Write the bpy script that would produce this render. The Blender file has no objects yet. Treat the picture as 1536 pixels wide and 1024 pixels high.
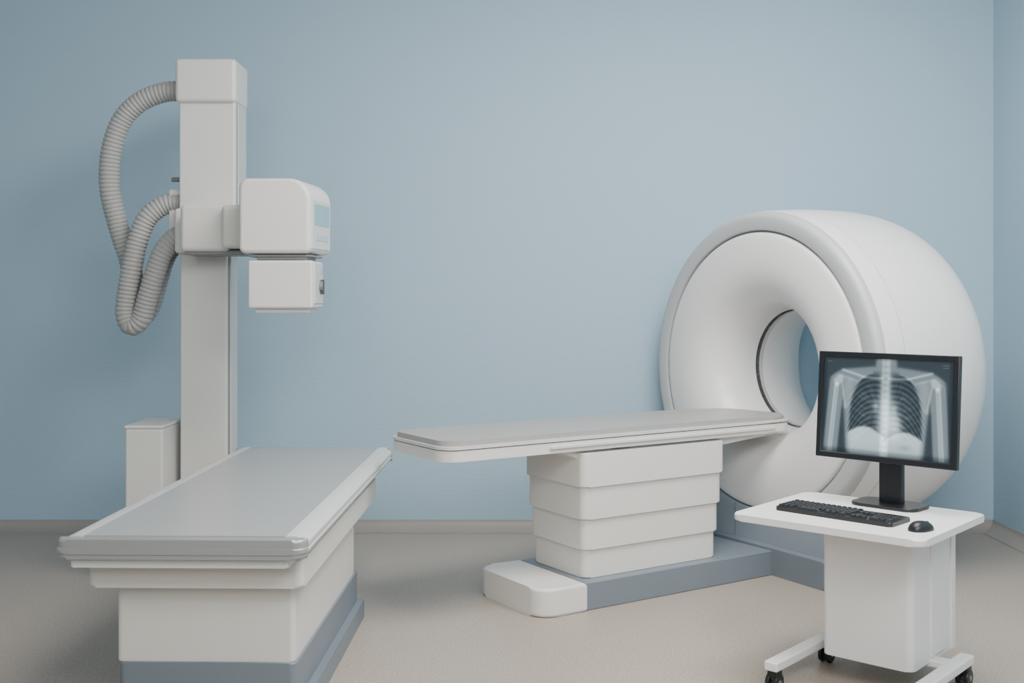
import bpy, bmesh, math, random
import numpy as np
from mathutils import Vector, Matrix
random.seed(3)
scene = bpy.context.scene
COL = scene.collection

# ---------------------------------------------------------------- materials
def new_mat(name, col, rough=0.5, metal=0.0, bump=0.0, bscale=200.0, var=0.0, vscale=3.0, coat=0.0, spec=0.5):
    m = bpy.data.materials.new(name); m.use_nodes = True
    nt = m.node_tree; b = nt.nodes['Principled BSDF']
    b.inputs['Base Color'].default_value = (*col, 1)
    b.inputs['Roughness'].default_value = rough
    b.inputs['Metallic'].default_value = metal
    b.inputs['Coat Weight'].default_value = coat
    b.inputs['Specular IOR Level'].default_value = spec
    tc = nt.nodes.new('ShaderNodeTexCoord')
    if var > 0:
        n = nt.nodes.new('ShaderNodeTexNoise'); n.inputs['Scale'].default_value = vscale
        n.inputs['Detail'].default_value = 3
        nt.links.new(tc.outputs['Object'], n.inputs['Vector'])
        mx = nt.nodes.new('ShaderNodeMix'); mx.data_type = 'RGBA'
        mx.inputs[6].default_value = (*[c*(1-var) for c in col], 1)
        mx.inputs[7].default_value = (*[min(1, c*(1+var)) for c in col], 1)
        nt.links.new(n.outputs['Fac'], mx.inputs[0])
        nt.links.new(mx.outputs[2], b.inputs['Base Color'])
    if bump > 0:
        n2 = nt.nodes.new('ShaderNodeTexNoise'); n2.inputs['Scale'].default_value = bscale
        n2.inputs['Detail'].default_value = 4
        nt.links.new(tc.outputs['Object'], n2.inputs['Vector'])
        bp = nt.nodes.new('ShaderNodeBump'); bp.inputs['Strength'].default_value = bump
        bp.inputs['Distance'].default_value = 0.002
        nt.links.new(n2.outputs['Fac'], bp.inputs['Height'])
        nt.links.new(bp.outputs['Normal'], b.inputs['Normal'])
    return m

M_WHITE = new_mat('white_plastic', (0.69, 0.67, 0.63), 0.36, bump=0.03, bscale=300, var=0.015)
M_GANTRY = new_mat('gantry_shell', (0.79, 0.775, 0.755), 0.32, var=0.01)
M_RIM = new_mat('gantry_rim', (0.47, 0.48, 0.485), 0.38, var=0.01)
M_CREAM = new_mat('cream_panel', (0.67, 0.65, 0.595), 0.40, bump=0.03, bscale=300, var=0.015)
M_BLUEGREY = new_mat('bluegrey_plinth', (0.165, 0.195, 0.225), 0.45, bump=0.04, bscale=250, var=0.02)
M_BLUELIGHT = new_mat('bluegrey_cradle', (0.26, 0.30, 0.34), 0.45, var=0.02)
M_PAD = new_mat('grey_tabletop', (0.37, 0.375, 0.37), 0.28, bump=0.03, bscale=400, var=0.02)
M_RAIL = new_mat('pale_rail', (0.60, 0.60, 0.58), 0.33, var=0.01)
M_RAILG = new_mat('satin_grey_edge', (0.36, 0.365, 0.36), 0.28, metal=0.3, var=0.01)
M_MAT = new_mat('vinyl_mattress', (0.34, 0.33, 0.315), 0.40, bump=0.12, bscale=150, var=0.03, vscale=8)
M_HOSE = new_mat('hose_rubber', (0.38, 0.375, 0.36), 0.5, var=0.02)
M_DARK = new_mat('dark_gap', (0.05, 0.05, 0.055), 0.5, var=0.05)
M_GREYPART = new_mat('grey_metal_part', (0.22, 0.22, 0.22), 0.4, metal=0.3, var=0.03)
M_BLACK = new_mat('black_plastic', (0.008, 0.009, 0.011), 0.38, var=0.1)
M_KEY = new_mat('keycap_plastic', (0.028, 0.030, 0.034), 0.45, var=0.1)
M_DESK = new_mat('white_laminate', (0.78, 0.765, 0.745), 0.35, var=0.01)
M_PANELBLUE = new_mat('display_window', (0.26, 0.42, 0.48), 0.25, var=0.04)
M_PANELLT = new_mat('button_strip', (0.38, 0.48, 0.54), 0.4, var=0.03)
M_CHROME = new_mat('caster_metal', (0.25, 0.25, 0.25), 0.3, metal=0.8, var=0.02)
M_BASEB = new_mat('cove_vinyl', (0.31, 0.285, 0.26), 0.5, bump=0.05, var=0.04)

def wall_mat():
    m = new_mat('painted_wall', (0.365, 0.505, 0.605), 0.75, var=0.02, vscale=0.8)
    nt = m.node_tree; b = nt.nodes['Principled BSDF']
    tc = nt.nodes.new('ShaderNodeTexCoord')
    mp = nt.nodes.new('ShaderNodeMapping'); mp.inputs['Scale'].default_value = (1, 1, 3.0)
    nt.links.new(tc.outputs['Object'], mp.inputs['Vector'])
    n = nt.nodes.new('ShaderNodeTexNoise'); n.inputs['Scale'].default_value = 22; n.inputs['Detail'].default_value = 6
    nt.links.new(mp.outputs['Vector'], n.inputs['Vector'])
    bp = nt.nodes.new('ShaderNodeBump'); bp.inputs['Strength'].default_value = 0.14; bp.inputs['Distance'].default_value = 0.01
    nt.links.new(n.outputs['Fac'], bp.inputs['Height'])
    nt.links.new(bp.outputs['Normal'], b.inputs['Normal'])
    return m
M_WALL = wall_mat()
M_CEIL = new_mat('ceiling_paint', (0.8, 0.8, 0.79), 0.8, var=0.01)

def floor_mat():
    m = bpy.data.materials.new('speckled_vinyl_floor'); m.use_nodes = True
    nt = m.node_tree; b = nt.nodes['Principled BSDF']
    tc = nt.nodes.new('ShaderNodeTexCoord')
    n = nt.nodes.new('ShaderNodeTexNoise'); n.inputs['Scale'].default_value = 95; n.inputs['Detail'].default_value = 5
    n.inputs['Roughness'].default_value = 0.7
    nt.links.new(tc.outputs['Object'], n.inputs['Vector'])
    cr = nt.nodes.new('ShaderNodeValToRGB')
    e = cr.color_ramp.elements
    e[0].position = 0.36; e[0].color = (0.27, 0.227, 0.188, 1)
    e[1].position = 0.64; e[1].color = (0.43, 0.373, 0.32, 1)
    nt.links.new(n.outputs['Fac'], cr.inputs['Fac'])
    n3 = nt.nodes.new('ShaderNodeTexNoise'); n3.inputs['Scale'].default_value = 1.2; n3.inputs['Detail'].default_value = 3
    nt.links.new(tc.outputs['Object'], n3.inputs['Vector'])
    mr = nt.nodes.new('ShaderNodeMapRange'); mr.inputs[3].default_value = 0.36; mr.inputs[4].default_value = 0.5
    nt.links.new(n3.outputs['Fac'], mr.inputs[0])
    nt.links.new(mr.outputs[0], b.inputs['Roughness'])
    nt.links.new(cr.outputs['Color'], b.inputs['Base Color'])
    bp = nt.nodes.new('ShaderNodeBump'); bp.inputs['Strength'].default_value = 0.08; bp.inputs['Distance'].default_value = 0.002
    nt.links.new(n.outputs['Fac'], bp.inputs['Height']); nt.links.new(bp.outputs['Normal'], b.inputs['Normal'])
    return m
M_FLOOR = floor_mat()

# ---------------------------------------------------------------- helpers
def finish(name, bm, mat, parent=None, loc=(0,0,0), rot=(0,0,0), angle=38, wn=True):
    bmesh.ops.recalc_face_normals(bm, faces=bm.faces)
    me = bpy.data.meshes.new(name); bm.to_mesh(me); bm.free()
    me.shade_smooth()
    me.set_sharp_from_angle(angle=math.radians(angle))
    ob = bpy.data.objects.new(name, me); COL.objects.link(ob)
    mats = mat if isinstance(mat, (list, tuple)) else [mat]
    for mm in mats: me.materials.append(mm)
    ob.location = loc; ob.rotation_euler = rot
    if parent: ob.parent = parent
    if wn:
        w = ob.modifiers.new('wn', 'WEIGHTED_NORMAL'); w.keep_sharp = True
    return ob

def box(name, x0, x1, y0, y1, z0, z1, mat, parent=None, bevel=0.008, seg=4, **k):
    bm = bmesh.new()
    bmesh.ops.create_cube(bm, size=1)
    for v in bm.verts:
        v.co = Vector(((x0+x1)/2 + v.co.x*(x1-x0), (y0+y1)/2 + v.co.y*(y1-y0), (z0+z1)/2 + v.co.z*(z1-z0)))
    if bevel > 0:
        bmesh.ops.bevel(bm, geom=bm.edges[:], offset=bevel, segments=seg, profile=0.5, affect='EDGES')
    return finish(name, bm, mat, parent, **k)

def rrect(x0, x1, y0, y1, r, n=8):
    if not isinstance(r, (list, tuple)): r = [r]*4   # corners: (x0,y0),(x1,y0),(x1,y1),(x0,y1)
    pts = []
    cs = [(x0, y0, 1, 1, 180), (x1, y0, -1, 1, 270), (x1, y1, -1, -1, 0), (x0, y1, 1, -1, 90)]
    for (cx, cy, sx, sy, a0), rr in zip(cs, r):
        if rr <= 0:
            pts.append((cx, cy)); continue
        for i in range(n+1):
            a = math.radians(a0 + 90*i/n)
            pts.append((cx+sx*rr + rr*math.cos(a), cy+sy*rr + rr*math.sin(a)))
    return pts

def prism(name, pts, h0, h1, mat, parent=None, bevel=0.006, seg=3, axis='Z', **k):
    """extrude polygon pts (p,q) between h0,h1 along axis"""
    bm = bmesh.new()
    def mp(p, q, h):
        return {'Z': (p, q, h), 'Y': (p, h, q), 'X': (h, p, q)}[axis]
    lo = [bm.verts.new(mp(p, q, h0)) for p, q in pts]
    hi = [bm.verts.new(mp(p, q, h1)) for p, q in pts]
    bm.faces.new(lo); bm.faces.new(hi[::-1])
    n = len(pts)
    for i in range(n):
        bm.faces.new((lo[i], lo[(i+1) % n], hi[(i+1) % n], hi[i]))
    if bevel > 0:
        ls, hs = set(lo), set(hi)
        es = [e for e in bm.edges if (e.verts[0] in ls and e.verts[1] in ls) or (e.verts[0] in hs and e.verts[1] in hs)]
        bmesh.ops.bevel(bm, geom=es, offset=bevel, segments=seg, profile=0.5, affect='EDGES')
    return finish(name, bm, mat, parent, **k)

def pillow(name, pn, h0, h1, b, mat, parent=None, seg=6, axis='Y', fn=None, **k):
    """extrude outline [(p,q,np,nq)] with rounded end edges of radius b (normals outward)"""
    bm = bmesh.new()
    def mp(p, q, h):
        return {'Z': (p, q, h), 'Y': (p, h, q), 'X': (h, p, q)}[axis]
    levels = []
    for i in range(seg+1):
        a = math.pi/2*i/seg
        levels.append((h0+b*(1-math.sin(a)), b*(1-math.cos(a))))
    levels = levels[::-1]
    levels += [(h0+h1-h, o) for h, o in levels[::-1]]
    rings = [[bm.verts.new(mp(p-np_*o, q-nq*o, h)) for p, q, np_, nq in pn] for h, o in levels]
    n = len(pn)
    for A, B in zip(rings, rings[1:]):
        for i in range(n): bm.faces.new((A[i], A[(i+1) % n], B[(i+1) % n], B[i]))
    bm.faces.new(rings[0]); bm.faces.new(rings[-1][::-1])
    if fn:
        for v in bm.verts: v.co = fn(v.co)
    return finish(name, bm, mat, parent, **k)

def lathe(name, prof, mat, parent=None, n=128, closed=False, fn=None, **k):
    """revolve (a,r) about local X"""
    bm = bmesh.new(); rings = []
    for a, r in prof:
        ring = []
        for i in range(n):
            t = 2*math.pi*i/n
            co = Vector((a, r*math.cos(t), r*math.sin(t)))
            if fn: co = fn(co)
            ring.append(bm.verts.new(co))
        rings.append(ring)
    rng = range(len(rings)) if closed else range(len(rings)-1)
    for j in rng:
        A = rings[j]; B = rings[(j+1) % len(rings)]
        for i in range(n):
            bm.faces.new((A[i], A[(i+1) % n], B[(i+1) % n], B[i]))
    k.setdefault('wn', False)
    return finish(name, bm, mat, parent, **k)

def smooth_prof(pts, sub=8):
    """catmull-rom through points"""
    P = [Vector(p) for p in pts]; out = []
    for i in range(len(P)-1):
        p0 = P[max(i-1, 0)]; p1 = P[i]; p2 = P[i+1]; p3 = P[min(i+2, len(P)-1)]
        for s in range(sub):
            t = s/sub
            out.append(0.5*((2*p1) + (-p0+p2)*t + (2*p0-5*p1+4*p2-p3)*t*t + (-p0+3*p1-3*p2+p3)*t**3))
    out.append(P[-1]); return out

def cyl(name, p0, p1, r, mat, parent=None, n=32, bevel=0.003, **k):
    p0 = Vector(p0); p1 = Vector(p1); d = p1-p0; L = d.length
    bm = bmesh.new()
    bmesh.ops.create_cone(bm, cap_ends=True, segments=n, radius1=r, radius2=r, depth=L)
    if bevel > 0:
        es = [e for e in bm.edges if abs(e.verts[0].co.z-e.verts[1].co.z) < 1e-6]
        bmesh.ops.bevel(bm, geom=es, offset=bevel, segments=2, profile=0.5, affect='EDGES')
    q = Vector((0, 0, 1)).rotation_difference(d)
    bmesh.ops.transform(bm, matrix=Matrix.Translation((p0+p1)/2) @ q.to_matrix().to_4x4(), verts=bm.verts)
    return finish(name, bm, mat, parent, **k)

def empty(name, loc, rz, label, cat):
    e = bpy.data.objects.new(name, None); COL.objects.link(e)
    e.location = loc; e.rotation_euler = (0, 0, math.radians(rz)); e.empty_display_size = 0.2
    e['label'] = label; e['category'] = cat
    return e

# ---------------------------------------------------------------- room
WY = 7.60; RX = 3.326; LX = -5.0; FY = -3.0; CH = 4.05
T = 0.12
def slab(name, x0, x1, y0, y1, z0, z1, mat):
    o = box(name, x0, x1, y0, y1, z0, z1, mat, bevel=0, wn=False); o['kind'] = 'structure'; return o
slab('floor', LX-T, RX+T, FY-T, WY+T, -T, 0, M_FLOOR)
slab('ceiling', LX-T, RX+T, FY-T, WY+T, CH, CH+T, M_CEIL)
slab('wall_back', LX-T, RX+T, WY, WY+T, 0, CH, M_WALL)
slab('wall_right', RX, RX+T, FY, WY, 0, CH, M_WALL)
slab('wall_left', LX-T, LX, FY, WY, 0, CH, M_WALL)
slab('wall_front', LX-T, RX+T, FY-T, FY, 0, CH, M_WALL)
def cove(name, horizontal):
    d, h = 0.12, 0.070
    prof = [(0.0, 0.0), (d, 0.0)]
    for i in range(9):
        a = math.pi/2*i/8
        prof.append((d - (d-0.008)*math.sin(a), 0.004+(h-0.004)*(1-math.cos(a))))
    prof.append((0.0, h))
    bm = bmesh.new(); R = []
    ends = (LX, RX) if horizontal else (FY, WY)
    for e in ends:
        R.append([bm.verts.new((e, WY-p, z) if horizontal else (RX-p, e, z)) for p, z in prof])
    n = len(prof)
    for i in range(n): bm.faces.new((R[0][i], R[0][(i+1) % n], R[1][(i+1) % n], R[1][i]))
    bm.faces.new(R[0]); bm.faces.new(R[1][::-1])
    o = finish(name, bm, M_BASEB, angle=50); o['kind'] = 'structure'
cove('baseboard_back', True); cove('baseboard_right', False)

# ---------------------------------------------------------------- x-ray table
xt = empty('xray_table', (-1.156, 5.115, 0), -1.2, 'cream radiography table with grey flat top on blue-grey plinth', 'x-ray table')
HW = 0.446
prism('tabletop', rrect(-0.365, 0.365, -1.15, 1.15, 0.005), 0.70, 0.744, M_PAD, xt, bevel=0.003)
for sx in (-1, 1):
    prof = [(0.368, 0.70), (0.368, 0.746), (0.405, 0.746), (0.432, 0.735), (HW, 0.722), (HW, 0.708), (HW-0.006, 0.704), (HW-0.006, 0.698), (HW, 0.694), (HW-0.004, 0.680), (HW-0.02, 0.672), (0.368, 0.672)]
    pr = [(sx*p, q) for p, q in prof]
    prism('side_rail', pr, -1.16, 1.19, M_RAIL, xt, bevel=0.0, axis='Y', angle=30, wn=False)
for sy in (-1, 1):
    pts = rrect(-HW-0.002, HW+0.002, -1.215, -1.15, [0.045, 0.045, 0.0, 0.0]) if sy < 0 else rrect(-HW-0.002, HW+0.002, 1.15, 1.20, [0, 0, 0.03, 0.03])
    prism('end_rail', pts, 0.672, 0.742, M_RAILG, xt, bevel=0.012, seg=4)
    if sy < 0:
        prism('end_rail_lip', rrect(-HW-0.006, HW+0.006, -1.219, -1.17, [0.045, 0.045, 0.0, 0.0]), 0.690, 0.712, M_RAILG, xt, bevel=0.006, seg=3)
prism('under_rail', rrect(-0.40, 0.385, -1.19, 1.15, 0.01), 0.637, 0.670, M_RAIL, xt, bevel=0.006)
prism('table_frame', rrect(-0.385, 0.412, -1.075, 0.80, 0.03), 0.535, 0.637, M_CREAM, xt, bevel=0.012)
prism('table_body', rrect(-0.31, 0.362, -0.985, 0.38, 0.022), 0.235, 0.56, M_CREAM, xt, bevel=0.004)
prism('plinth', rrect(-0.30, 0.373, -1.0, 0.42, 0.03), 0.07, 0.236, M_BLUEGREY, xt, bevel=0.006)
prism('plinth_skirt', rrect(-0.335, 0.405, -1.03, 0.47, 0.05), 0.0, 0.09, M_BLUEGREY, xt, bevel=0.018)

# ---------------------------------------------------------------- tube stand
ts = empty('xray_tube_stand', (-1.79, 6.52, 0), 0, 'tall cream column stand carrying an x-ray tube head and ribbed hoses', 'x-ray machine')
ox, oy = -1.79, 6.52
def tb(name, x0, x1, y0, y1, z0, z1, mat, parent=ts, **k):
    return box(name, x0-ox, x1-ox, y0-oy, y1-oy, z0, z1, mat, parent, **k)
tb('column', -1.938, -1.665, 6.42, 6.64, 0.03, 2.2, M_WHITE, bevel=0.012)
tb('column_groove', -1.672, -1.660, 6.455, 6.468, 0.05, 1.9, M_GREYPART, bevel=0.0)
tb('column_side_channel', -1.69, -1.652, 6.475, 6.62, 0.03, 2.0, M_RAIL, bevel=0.004)
tb('foot_plate', -1.95, -1.60, 6.38, 6.72, 0.0, 0.035, M_BLUEGREY, bevel=0.01)
tb('upper_column', -1.938, -1.612, 6.40, 6.64, 2.0, 2.75, M_WHITE, bevel=0.012)
tb('column_groove', -1.620, -1.609, 6.44, 6.452, 2.05, 2.735, M_GREYPART, bevel=0.0)
tb('column_seam_strip', -1.628, -1.607, 6.46, 6.655, 2.0, 2.74, M_RAIL, bevel=0.004)
tb('column_cap', -1.955, -1.60, 6.37, 6.67, 2.735, 2.99, M_WHITE, bevel=0.026)
tb('carriage', -1.85, -1.575, 6.12, 6.44, 1.86, 2.125, M_WHITE, bevel=0.028)
tb('carriage_back', -1.955, -1.58, 6.36, 6.70, 1.86, 2.12, M_WHITE, bevel=0.02)
tb('carriage_underside', -1.83, -1.50, 6.15, 6.40, 1.842, 1.87, M_GREYPART, bevel=0.004)
tb('support_arm', -1.60, -1.25, 6.05, 6.36, 1.875, 2.115, M_CREAM, bevel=0.025)
tb('hose_bracket', -2.02, -1.93, 6.46, 6.60, 1.98, 2.24, M_WHITE, bevel=0.015)
cyl('release_knob', (-2.01-ox, 6.5-oy, 2.30), (-1.93-ox, 6.5-oy, 2.30), 0.014, M_GREYPART, ts)

hx0, hx1, hz0, hz1 = -1.43-ox, -1.002-ox, 1.835, 2.228
hy0, hy1 = 5.75-oy, 6.10-oy
prof = []
def arc(cx, cz, rx, rz, a0, a1, n):
    for i in range(n+1):
        a = math.radians(a0 + (a1-a0)*i/n)
        nx, nz = math.cos(a)/rx, math.sin(a)/rz; L = math.hypot(nx, nz)
        prof.append((cx+rx*math.cos(a), cz+rz*math.sin(a), nx/L, nz/L))
arc(hx0+0.035, hz0+0.035, 0.035, 0.035, 180, 270, 6)
arc(hx1-0.035, hz0+0.035, 0.035, 0.035, 270, 360, 6)
arc(hx1-0.13, hz1-0.115, 0.13, 0.115, 0, 90, 18)
arc(hx0+0.055, hz1-0.055, 0.055, 0.055, 90, 180, 10)
TAP = 0.055
def taper(co):
    f = max(0.0, (co.x-hx0)/(hx1-hx0)); t = (hy1-co.y)/(hy1-hy0)
    return Vector((co.x - TAP*f*t, co.y, co.z))
head = pillow('tube_head', prof, hy0, hy1, 0.022, M_WHITE, ts, seg=6, axis='Y', fn=taper)
ang = -math.atan2(TAP, hy1-hy0)
pc = (hx1-TAP*0.5, (hy0+hy1)/2, 0)
def pan(name, off, y0, y1, z0, z1, mat, b):
    return box(name, -0.01, off, y0, y1, z0, z1, mat, head, bevel=b, loc=pc, rot=(0, 0, ang))
pan('control_panel', 0.003, -0.145, 0.15, 1.86, 2.12, M_RAIL, 0.003)
pan('display_screen', 0.005, -0.115, 0.13, 1.985, 2.10, M_PANELBLUE, 0.002)
for i in range(4):
    pan('panel_button', 0.006, -0.09+i*0.05, -0.055+i*0.05, 1.905, 1.94, M_PANELLT, 0.002)
tb('head_neck', -1.345, -1.08, 5.80, 6.06, 1.80, 1.842, M_GREYPART, bevel=0.003)
tb('neck_plate', -1.39, -1.05, 5.79, 6.08, 1.818, 1.828, M_GREYPART, bevel=0.002)
coll = tb('collimator', -1.385, -1.045, 5.76, 6.08, 1.545, 1.798, M_WHITE, bevel=0.014)
box('collimator_side_plate', -1.048-ox, -1.039-ox, 5.80-oy, 6.05-oy, 1.57, 1.785, M_RAIL, coll, bevel=0.003)
cyl('collimator_knob', (-1.041-ox, 5.95-oy, 1.665), (-1.021-ox, 5.95-oy, 1.665), 0.028, M_GREYPART, coll)
box('knob_lever', -1.035-ox, -1.015-ox, 5.943-oy, 5.957-oy, 1.62, 1.70, M_DARK, coll, bevel=0.003)
box('collimator_label', -1.041-ox, -1.037-ox, 5.97-oy, 6.03-oy, 1.73, 1.77, M_PANELLT, coll, bevel=0.0005)
box('accessory_rail', -1.35-ox, -1.07-ox, 5.79-oy, 6.05-oy, 1.522, 1.55, M_RAIL, coll, bevel=0.004)

def hose(name, pts, r):
    P = smooth_prof(pts, 30)
    L = [0]
    for i in range(1, len(P)): L.append(L[-1]+(P[i]-P[i-1]).length)
    tot = L[-1]; pitch = 0.024; per = 6
    N = int(tot/pitch)*per
    arr = np.array([list(p) for p in P]); s = np.linspace(0, tot, N+1)
    Q = [Vector([np.interp(x, L, arr[:, k]) for k in range(3)]) for x in s]
    bm = bmesh.new(); n = 24; rings = []
    side = Vector((0, 1, 0))
    for i, q in enumerate(Q):
        t = (Q[min(i+3, N)]-Q[max(i-3, 0)]).normalized()
        b = side - t*side.dot(t); b.normalize(); c = t.cross(b)
        ph = (i % per)/per
        rr = r*(1.0 + 0.11*abs(math.sin(math.pi*ph)) - 0.06)
        rings.append([bm.verts.new(q + (b*math.cos(2*math.pi*j/n)+c*math.sin(2*math.pi*j/n))*rr - Vector((ox, oy, 0))) for j in range(n)])
    for i in range(N):
        for j in range(n):
            bm.faces.new((rings[i][j], rings[i][(j+1) % n], rings[i+1][(j+1) % n], rings[i+1][j]))
    bm.faces.new(rings[0]); bm.faces.new(rings[-1][::-1])
    return finish(name, bm, M_HOSE, ts, angle=60, wn=False)
hose('ribbed_hose', [(-1.94, 6.52, 2.825), (-2.06, 6.52, 2.82), (-2.20, 6.52, 2.765), (-2.31, 6.52, 2.655), (-2.375, 6.52, 2.47), (-2.388, 6.53, 2.253), (-2.35, 6.56, 2.038), (-2.295, 6.58, 1.842), (-2.262, 6.60, 1.68), (-2.245, 6.60, 1.55), (-2.21, 6.60, 1.50), (-2.165, 6.60, 1.56), (-2.12, 6.60, 1.72), (-2.06, 6.58, 1.87), (-1.94, 6.56, 2.0)], 0.058)
hose('ribbed_hose', [(-1.95, 6.50, 2.165), (-2.05, 6.49, 2.150), (-2.145, 6.47, 2.07), (-2.20, 6.46, 1.930), (-2.228, 6.45, 1.784), (-2.255, 6.45, 1.627), (-2.265, 6.45, 1.51), (-2.232, 6.45, 1.440), (-2.172, 6.44, 1.478), (-2.132, 6.43, 1.595), (-2.09, 6.42, 1.725), (-2.04, 6.42, 1.862), (-1.98, 6.44, 1.945), (-1.93, 6.46, 1.975)], 0.058)

cab = empty('power_cabinet', (-2.075, 6.40, 0), 0, 'small cream floor cabinet beside the column stand', 'cabinet')
box('cabinet_body', -0.108, 0.105, -0.20, 0.20, 0.0, 0.865, M_WHITE, cab, bevel=0.014)
box('cabinet_lid', -0.111, 0.108, -0.203, 0.203, 0.862, 0.882, M_WHITE, cab, bevel=0.008)

# ---------------------------------------------------------------- CT patient table
TH = 33
O = Vector((1.348, 6.612, 0))
pt = empty('patient_table', O, TH, 'white motorised scanner bed with grey mattress on tiered pedestal', 'scanner bed')
prism('base_cover', rrect(-1.64, -1.352, -0.31, 0.31, [0.10, 0.0, 0.0, 0.10]), 0.0, 0.145, M_WHITE, pt, bevel=0.018, seg=4)
prism('base_plinth', rrect(-1.35, -0.012, -0.30, 0.30, 0.0), 0.0, 0.143, M_BLUEGREY, pt, bevel=0.006)
tiers = [(0.145, 0.305), (0.305, 0.465), (0.465, 0.635), (0.635, 0.80)]
for i, (a, b) in enumerate(tiers):
    g = 0.012*i
    prism('pedestal_tier', rrect(-1.31-g, -0.385+g, -0.235-g, 0.245+g, 0.04), a-(0.012 if i else 0), b, M_WHITE, pt, bevel=0.006)
prism('bed_support_beam', [(-1.50, 0.835), (-1.30, 0.745), (-0.45, 0.755), (0.12, 0.80), (0.12, 0.84), (-1.50, 0.84)], -0.215, 0.235, M_WHITE, pt, bevel=0.01, axis='Y')
def bedpts(e, s1):
    y0, y1 = -0.262-e, 0.34+e
    L = rrect(-2.16-e, -1.0, y0, y1, [0.10, 0, 0, 0.10], 10)
    return (L[:11] + [(-0.3, y0), (0.0, y0), (s1-0.08, y0+0.005), (s1-0.03, y0+0.02), (s1-0.005, y0+0.05), (s1, y0+0.09),
            (s1-0.01, y1-0.22), (s1-0.04, y1-0.13), (s1-0.08, y1-0.09), (s1-0.13, y1-0.06), (-0.08, y1-0.025), (-0.25, y1-0.005), (-0.4, y1)] + L[13:])
prism('bed_frame', bedpts(0.0, 0.21), 0.815, 0.868, M_WHITE, pt, bevel=0.012, seg=4)
prism('bed_trim', bedpts(-0.012, 0.20), 0.866, 0.874, M_DARK, pt, bevel=0.0)
prism('bed_tray', bedpts(0.004, 0.215), 0.873, 0.888, M_RAIL, pt, bevel=0.005)
prism('mattress', bedpts(-0.014, 0.19), 0.884, 0.914, M_MAT, pt, bevel=0.013, seg=4)
box('side_handle_rail', -1.55, 0.05, -0.272, -0.255, 0.835, 0.852, M_RAIL, pt, bevel=0.004)

# ---------------------------------------------------------------- CT gantry
G = Vector((1.458, 6.589, 0)); GZ = 1.17; GT = 30.5
gz = empty('ct_scanner', G, GT, 'large white ring-shaped scanner gantry with open bore on blue-grey base', 'scanner')
c_, s_ = math.cos(math.radians(GT)), math.sin(math.radians(GT))
YMAX = 7.56
def clampY(co):
    wy = G.y + s_*co.x + c_*co.y
    lim = YMAX-0.10
    if wy > lim:
        ex = wy-lim; tgt = lim + 0.10*(1-math.exp(-ex/0.10)); d = tgt-wy
        co = Vector((co.x + s_*d, co.y + c_*d, co.z))
    return co
fp = smooth_prof([(0.022, 0.826), (0.002, 0.820), (-0.008, 0.800), (-0.014, 0.75), (-0.017, 0.70), (-0.016, 0.64), (-0.006, 0.575), (0.02, 0.510), (0.07, 0.447), (0.14, 0.400), (0.23, 0.373), (0.34, 0.363)], 6)
lathe('front_funnel', [tuple(p) for p in fp]+[(0.35, 0.38)], M_GANTRY, gz, loc=(0, 0, GZ), n=160)
lathe('funnel_groove', [(0.345, 0.362), (0.345, 0.39), (0.366, 0.39), (0.366, 0.358)], M_GREYPART, gz, loc=(0, 0, GZ), n=128)
lathe('bore_ring', [(0.366, 0.39), (0.366, 0.356), (0.372, 0.354), (0.392, 0.354), (0.396, 0.360), (0.396, 0.38)], M_RIM, gz, loc=(0, 0, GZ), n=128)
bp_ = smooth_prof([(0.398, 0.375), (0.402, 0.360), (0.42, 0.360), (0.52, 0.364), (0.64, 0.382), (0.75, 0.43), (0.86, 0.51), (0.95, 0.62)], 5)
lathe('bore_tube', [tuple(p) for p in bp_]+[(0.97, 0.65)], M_GANTRY, gz, loc=(0, 0, GZ), n=128, fn=clampY)
lathe('face_groove', [(0.016, 0.822), (0.016, 0.840), (0.03, 0.840), (0.03, 0.822)], M_GREYPART, gz, loc=(0, 0, GZ), n=160, closed=True)
rp = [(0.03, 0.836), (0.004, 0.836), (-0.003, 0.839), (-0.006, 0.845), (-0.006, 0.905)]
for i in range(1, 9):
    a = math.pi/2*i/8
    rp.append((-0.006+0.045*(1-math.cos(a)), 0.905+0.043*math.sin(a)))
lathe('front_rim', rp+[(0.045, 0.948), (0.045, 0.93)], M_RIM, gz, loc=(0, 0, GZ), n=160)
lathe('front_shell_band', [(0.045, 0.93), (0.047, 0.950), (0.10, 0.958), (0.175, 0.963), (0.176, 0.94)], M_GANTRY, gz, loc=(0, 0, GZ), n=160, fn=clampY)
lathe('shell_seam', [(0.174, 0.94), (0.174, 0.957), (0.184, 0.957), (0.184, 0.94)], M_GREYPART, gz, loc=(0, 0, GZ), n=160, fn=clampY)
sp = smooth_prof([(0.181, 0.963), (0.35, 0.972), (0.55, 0.974), (0.72, 0.966), (0.85, 0.938), (0.93, 0.89), (0.97, 0.81), (0.98, 0.72), (0.97, 0.645)], 6)
lathe('rear_shell', [(0.181, 0.94)]+[tuple(p) for p in sp], M_GANTRY, gz, loc=(0, 0, GZ), n=160, fn=clampY)
cr = [(-0.60, 0.05), (0.50, 0.05), (0.50, 0.52), (0.46, 0.47)]
for i in range(13):
    a = math.radians(-57 - (123-57)*i/12)
    cr.append((0.83*math.cos(a), GZ+0.83*math.sin(a)))
cr += [(-0.60, 0.47)]
prism('cradle', cr, -0.022, 0.70, M_BLUELIGHT, gz, bevel=0.0, axis='X')
prism('cradle_seam', [(0.155, 0.155), (0.150, 0.155), (0.150, 0.355), (0.155, 0.355)], -0.026, 0.0, M_BLUEGREY, gz, bevel=0, axis='X')
prism('scanner_plinth', rrect(-0.085, 0.72, -0.66, 0.52, [0.05, 0.05, 0.05, 0.05]), 0.0, 0.155, M_BLUEGREY, gz, bevel=0.010)

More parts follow.
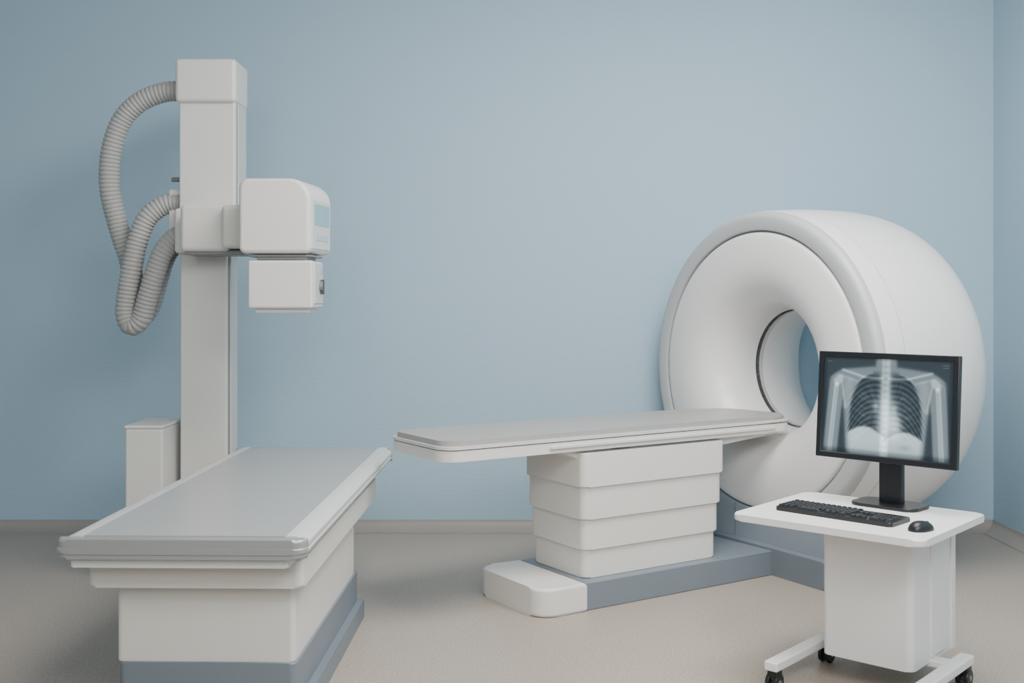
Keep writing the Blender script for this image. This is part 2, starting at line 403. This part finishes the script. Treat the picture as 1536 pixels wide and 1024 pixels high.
# ---------------------------------------------------------------- cart
C = Vector((1.45, 4.60, 0)); CR = -41.5
cart = empty('computer_cart', C, CR, 'white rolling computer cart with cabinet column and black casters', 'cart')
prism('desktop', rrect(-0.405, 0.405, -0.35, 0.35, 0.045), 0.672, 0.70, M_DESK, cart, bevel=0.006)
prism('cabinet_column', rrect(-0.12, 0.26, -0.085, 0.33, [0.02, 0.03, 0.01, 0.01]), 0.11, 0.672, M_DESK, cart, bevel=0.004)
box('side_panel', 0.255, 0.266, 0.10, 0.27, 0.13, 0.66, M_DESK, cart, bevel=0.003)
box('back_panel', -0.10, 0.268, 0.325, 0.37, 0.11, 0.66, M_DESK, cart, bevel=0.004)
for lx in (-0.21, 0.35):
    box('foot_rail', lx-0.03, lx+0.03, -0.37, 0.27, 0.085, 0.125, M_DESK, cart, bevel=0.008)
box('cross_bar', -0.21, 0.35, 0.10, 0.17, 0.09, 0.12, M_DESK, cart, bevel=0.006)
def caster(x, y):
    fk = box('caster', x-0.024, x+0.024, y-0.022, y+0.026, 0.04, 0.084, M_BLACK, cart, bevel=0.008)
    for d in (-0.017, 0.017):
        cyl('caster_wheel', (x+d-0.009, y, 0.036), (x+d+0.009, y, 0.036), 0.036, M_BLACK, fk, bevel=0.005)
    cyl('axle_cap', (x-0.029, y, 0.036), (x+0.029, y, 0.036), 0.012, M_CHROME, fk, bevel=0.002)
for x, y in ((-0.21, -0.335), (-0.21, 0.14), (0.35, -0.335), (0.35, 0.235)): caster(x, y)

def cart_w(lx, ly, z=0.70):
    a = math.radians(CR)
    return (C.x+lx*math.cos(a)-ly*math.sin(a), C.y+lx*math.sin(a)+ly*math.cos(a), z)
# monitor
mon = empty('computer_monitor', cart_w(0.03, 0.25), CR-3, 'black flat monitor showing a chest x-ray on a cart', 'monitor')
prism('stand_base', rrect(-0.15, 0.15, -0.095, 0.095, 0.05), 0.0, 0.014, M_BLACK, mon, bevel=0.004)
box('stand_neck', -0.052, 0.052, 0.0, 0.035, 0.010, 0.34, M_BLACK, mon, bevel=0.006)
tilt = math.radians(-4.5)
W, H = 0.635, 0.470
zc = 0.427
bm = bmesh.new()
bz = 0.024
def ringpts(w, h, y): return [bm.verts.new((x, y, z)) for x, z in ((-w/2, -h/2), (w/2, -h/2), (w/2, h/2), (-w/2, h/2))]
o1 = ringpts(W, H, -0.018); i1 = ringpts(W-2*bz, H-2*bz, -0.018); i2 = ringpts(W-2*bz, H-2*bz, -0.012); o2 = ringpts(W, H, 0.012); b2 = ringpts(W-0.06, H-0.06, 0.032)
for A, B in ((o1, i1), (i1, i2), (o1, o2), (o2, b2)):
    for i in range(4): bm.faces.new((A[i], A[(i+1) % 4], B[(i+1) % 4], B[i]))
bm.faces.new(i2); bm.faces.new(b2)
frame = finish('monitor_frame', bm, M_BLACK, mon, loc=(0, -0.035, zc), rot=(tilt, 0, 0), wn=False)
bv = frame.modifiers.new('b', 'BEVEL'); bv.width = 0.003; bv.segments = 2; bv.limit_method = 'ANGLE'

# radiograph colours on fine grid
NX, NY = 440, 330
SW, SH = W-2*bz, H-2*bz
xs = np.linspace(-1.28, 1.28, NX); ys = np.linspace(-1, 1, NY)
X, Y = np.meshgrid(xs, ys)
def sg(v, w=0.03): return 1/(1+np.exp(-np.clip(v/w, -40, 40)))
def cap(x0, y0, x1, y1, r, w=0.02):
    dx, dy = x1-x0, y1-y0
    t = np.clip(((X-x0)*dx+(Y-y0)*dy)/(dx*dx+dy*dy), 0, 1)
    d = np.hypot(X-x0-t*dx, Y-y0-t*dy)
    return sg(r-d, w)
A = np.abs(X)
B = np.full_like(X, 0.16)
sh_top = 0.86-0.12*A-0.9*np.clip(A-0.84, 0, 9)**1.5
side = 0.84-0.08*np.clip(-Y, 0, 1)
trunk = sg(sh_top-Y, 0.015)*sg(side-A, 0.015)
should = sg(sh_top-Y, 0.015)*sg(1.14-A-0.3*np.clip(0.35-Y, 0, 2), 0.02)*sg(Y-0.10, 0.05)
body = np.maximum(trunk, should)
neck = sg(0.20+0.15*np.clip(0.95-Y, 0, .3)-A, 0.015)*sg(Y-0.6, 0.05)
body = np.maximum(body, neck)
for s in (-1, 1):
    body = np.maximum(body, cap(s*1.0, 0.45, s*1.12, -1.3, 0.15, 0.010))
B += 0.20*body
for s in (-1, 1):
    bone = cap(s*1.0, 0.42, s*1.13, -1.3, 0.042, 0.008); marrow = cap(s*1.0, 0.35, s*1.13, -1.3, 0.022, 0.010)
    B += 0.26*bone - 0.17*marrow
    B += 0.22*cap(s*0.94, 0.55, s*0.98, 0.50, 0.072, 0.014) - 0.06*cap(s*0.95, 0.55, s*0.97, 0.50, 0.03, 0.02)
    B += 0.19*(cap(s*0.07, 0.60, s*0.42, 0.60, 0.024, 0.008)+cap(s*0.42, 0.60, s*0.88, 0.74, 0.020, 0.008)*(1-cap(s*0.07, 0.60, s*0.42, 0.60, 0.024, 0.008)))
    B += 0.07*cap(s*0.74, 0.48, s*0.80, 0.02, 0.09, 0.02) + 0.13*cap(s*0.89, 0.48, s*0.80, -0.05, 0.012, 0.008) + 0.11*cap(s*0.60, 0.52, s*0.92, 0.62, 0.016, 0.010)
cx = 0.40
yy = np.clip((Y-0.0)/0.68, 0, 1)
outer = 0.36 + 0.34*np.sqrt(np.clip(1-yy**2.2, 0, 1)) - 0.10*yy
outer = np.where(Y < 0.0, 0.70+0.04*np.clip(-Y, 0, 1), outer)
inner = 0.11+0.05*sg(-Y, 0.15)
inner = np.where(X > 0, inner+0.15*sg(-(Y+0.14), 0.08), inner)
dome = np.where(X > 0, -0.62, -0.56)+0.15*np.cos((A-cx)*4.6)
lung = sg(outer-A, 0.014)*sg(A-inner, 0.030)*sg(Y-dome, 0.012)*sg(0.70-Y, 0.02)
B -= 0.235*lung
inr = sg(outer+0.06-A, 0.010)*sg(Y+0.92, 0.06)*sg(0.70-Y, 0.03)*sg(A-0.09, 0.02)
below = 1-0.55*sg(dome-Y, 0.02)
for k in range(11):
    yk = 0.66-0.108*k
    r = np.clip(A-0.08, 0, 9)
    # back ribs: out from the spine then curving steeply down at the chest wall
    c1 = yk + 0.16*r - (0.80+0.05*k)*r**2.4*1.6
    th = 0.018+0.0008*k
    band = sg(th-np.abs(Y-c1), 0.004)
    rim = np.exp(-((np.abs(Y-c1)-th)/0.006)**2)
    B += (0.065*band + 0.055*rim)*inr*below
for k in range(6):
    # front ribs: fainter, dropping toward the breastbone
    c2 = 0.30-0.17*k - 0.62*(0.66-A)
    B += 0.030*sg(0.026-np.abs(Y-c2), 0.008)*inr*sg(A-0.34, 0.03)*sg(outer-A, 0.02)*below
vert = 0.5+0.5*np.cos((Y-0.02)*50)
B += 0.22*np.exp(-(X/0.085)**4)*(0.80+0.20*vert)
B += 0.07*np.exp(-(A/0.025)**2)*vert
B -= 0.09*np.exp(-((X+0.01)/0.035)**2)*sg(Y-0.2, 0.05)
B += 0.16*np.exp(-((X-0.03)/0.15)**2-((Y-0.05)/0.22)**2)
B += 0.24*np.exp(-np.abs((X-0.12)/0.20)**3-np.abs((Y+0.34)/0.27)**3)
abd = sg(dome-Y, 0.012)*sg(side-0.06-A, 0.02)
B += 0.24*abd*np.clip(1-0.9*np.clip(-Y-0.70, 0, 1), 0, 1)
B -= 0.10*np.exp(-((X-0.40)/0.12)**2-((Y+0.78)/0.06)**2)
rng = np.random.default_rng(2)
for s in (-1, 1):
    for j in range(18):
        a0 = math.radians(-80+160*j/17)+rng.normal(0, 0.10)
        px0, py0 = s*0.17, 0.0+rng.normal(0, 0.06)
        ln = 0.22+0.14*rng.random()
        px1, py1 = px0+s*ln*math.cos(a0), py0+ln*math.sin(a0)*1.2
        B += 0.030*cap(px0, py0, px1, py1, 0.008, 0.012)*lung
        B += 0.025*cap(px1, py1, px1+s*0.1*math.cos(a0+0.4), py1+0.1*math.sin(a0+0.4), 0.005, 0.010)*lung
        B += 0.025*cap(px1, py1, px1+s*0.1*math.cos(a0-0.4), py1+0.1*math.sin(a0-0.4), 0.005, 0.010)*lung
B += 0.09*np.exp(-((A-0.19)/0.07)**2-((Y-0.02)/0.13)**2)
B += rng.normal(0, 0.008, B.shape)
edge = np.clip((1.28-A)/0.10, 0, 1)*np.clip((1-np.abs(Y))/0.05, 0, 1)
B = np.clip(B, 0.03, 1)*(0.6+0.4*edge)
B *= (1-0.35*sg(-(Y+0.90), 0.015))
def mark(x0, x1, y0, y1, v):
    m = (X > x0) & (X < x1) & (Y > y0) & (Y < y1) & ((np.floor(X*60) % 2) == 0); B[m] = v
mark(1.08, 1.2, 0.90, 0.92, 0.32); mark(1.08, 1.2, 0.85, 0.87, 0.32); mark(-1.22, -1.12, 0.90, 0.92, 0.3)
verts = [(x/1.28*SW/2, 0.0, y*SH/2) for y in ys for x in xs]
faces = [(j*NX+i, j*NX+i+1, (j+1)*NX+i+1, (j+1)*NX+i) for j in range(NY-1) for i in range(NX-1)]
me = bpy.data.meshes.new('screen'); me.from_pydata(verts, [], faces)
ca = me.color_attributes.new('film', 'FLOAT_COLOR', 'POINT')
bl = (np.clip(B, 0, 1)**2.15).ravel()
rgba = np.stack([bl*0.80, bl*0.98+0.003, bl*1.05+0.006, np.ones_like(bl)], 1).astype(np.float32).ravel()
ca.data.foreach_set('color', rgba)
ms = bpy.data.materials.new('radiograph_screen'); ms.use_nodes = True
nt = ms.node_tree; b = nt.nodes['Principled BSDF']
b.inputs['Base Color'].default_value = (0.005, 0.007, 0.009, 1); b.inputs['Roughness'].default_value = 0.5
b.inputs['Specular IOR Level'].default_value = 0.2
at = nt.nodes.new('ShaderNodeAttribute'); at.attribute_name = 'film'
nt.links.new(at.outputs['Color'], b.inputs['Emission Color']); b.inputs['Emission Strength'].default_value = 2.5
me.materials.append(ms)
so = bpy.data.objects.new('screen', me); COL.objects.link(so); so.parent = frame; so.location = (0, -0.0125, 0)
so['label'] = 'lit screen showing a chest radiograph'

# keyboard
kb = empty('computer_keyboard', cart_w(-0.035, -0.09), CR-3, 'black full-size keyboard lying on the white cart', 'keyboard')
kb.scale = (1.12, 1.15, 1.1)
KW, KD = 0.462, 0.155
prism('keyboard_case', rrect(-KW/2, KW/2, -KD/2, KD/2, 0.012), 0.0, 0.016, M_BLACK, kb, bevel=0.004)
bm = bmesh.new(); bmesh.ops.create_cube(bm, size=1)
for v in bm.verts:
    k = 0.80 if v.co.z > 0 else 1.0
    v.co = Vector((v.co.x*0.0180*k, v.co.y*0.0185*k, v.co.z*0.010))
bmesh.ops.bevel(bm, geom=bm.edges[:], offset=0.0012, segments=2, affect='EDGES')
k0 = finish('key', bm, M_KEY, kb, wn=False)
first = True
klist = []
y0k = -0.055
for i, w in ((0, 1), (1, 1), (2, 1), (5.2, 5.2), (8.9, 1), (10, 1), (11.6, 1.5)): klist.append((-0.216+i*0.0215, y0k, w, 1))
for r in range(4):
    for i in range(14): klist.append((-0.216+i*0.0202, y0k+0.0215*(r+1), 1, 1))
for i in range(13): klist.append((-0.216+i*0.0218, 0.0585, 1, 0.85))
for r, cs in ((0, (0, 1, 2)), (1, (1,)), (3, (0, 1, 2)), (4, (0, 1, 2))):
    for c in cs: klist.append((0.076+c*0.0205, y0k+r*0.0215, 1, 1))
nx0 = 0.147
klist += [(nx0+0.0103, y0k, 2.1, 1), (nx0+0.0412, y0k, 1, 1), (nx0+0.0618, y0k+0.0108, 1, 2.1)]
for c in range(3): klist.append((nx0+c*0.0206, y0k+0.0215, 1, 1))
for r in (2, 3):
    for c in range(4): klist.append((nx0+c*0.0206, y0k+r*0.0215, 1, 1))
for x, y, w, d in klist[:100]:
    if first: ob = k0; first = False
    else:
        ob = k0.copy(); COL.objects.link(ob); ob.parent = kb
    ob.location = (x, y, 0.019); ob.scale = (w, d, 1)
# mouse
ms_ = empty('computer_mouse', cart_w(0.325, -0.16), -62, 'small black mouse beside the keyboard on the cart', 'mouse')
bm = bmesh.new(); bmesh.ops.create_uvsphere(bm, u_segments=32, v_segments=20, radius=1)
for v in bm.verts:
    x, y, z = v.co
    z = max(z, -0.05)
    w = 0.035*(1-0.12*y)
    sgn = lambda t, p: math.copysign(abs(t)**p, t)
    v.co = Vector((sgn(x, 0.85)*w, sgn(y, 0.9)*0.058, 0.002+z*0.036*(1-0.15*y)))
finish('mouse_body', bm, M_BLACK, ms_, wn=False, angle=60)
cyl('scroll_wheel', (-0.004, 0.030, 0.024), (0.004, 0.030, 0.024), 0.010, M_KEY, ms_, bevel=0.002)

# ---------------------------------------------------------------- lights
def area(name, loc, target, sx, sy, power, col=(1, 1, 1)):
    l = bpy.data.lights.new(name, 'AREA'); l.shape = 'RECTANGLE'; l.size = sx; l.size_y = sy; l.energy = power; l.color = col
    o = bpy.data.objects.new(name, l); COL.objects.link(o); o.location = loc
    d = Vector(target)-Vector(loc); o.rotation_euler = d.to_track_quat('-Z', 'Y').to_euler(); return o
area('ceiling_light_main', (1.1, 4.5, 4.0), (1.0, 4.8, 0), 2.4, 2.0, 260, (1, 0.98, 0.95))
area('ceiling_light_front', (1.2, 1.0, 3.9), (0.7, 5.7, 1.5), 3.0, 2.0, 235, (1, 0.98, 0.95))
area('fill_light_rear', (-0.6, -1.8, 3.3), (0.0, 7.0, 2.2), 3.0, 1.5, 110, (1, 0.985, 0.96))  # unseen fill added behind the camera to brighten the upper back wall
w = bpy.data.worlds.new('world'); scene.world = w; w.use_nodes = True
w.node_tree.nodes['Background'].inputs[0].default_value = (0.6, 0.65, 0.7, 1); w.node_tree.nodes['Background'].inputs[1].default_value = 0.3

# ---------------------------------------------------------------- camera
ZK, ZX, ZY = 1.0, 768, 512
cd = bpy.data.cameras.new('camera'); cd.sensor_width = 36; cd.lens = 36*1650/1536*ZK
cd.shift_x = (ZX-768)/1536*ZK; cd.shift_y = (447-ZY)/1536*ZK
co = bpy.data.objects.new('camera', cd); COL.objects.link(co)
co.location = (0, 0, 1.6); co.rotation_euler = (math.radians(90), 0, 0)
scene.camera = co
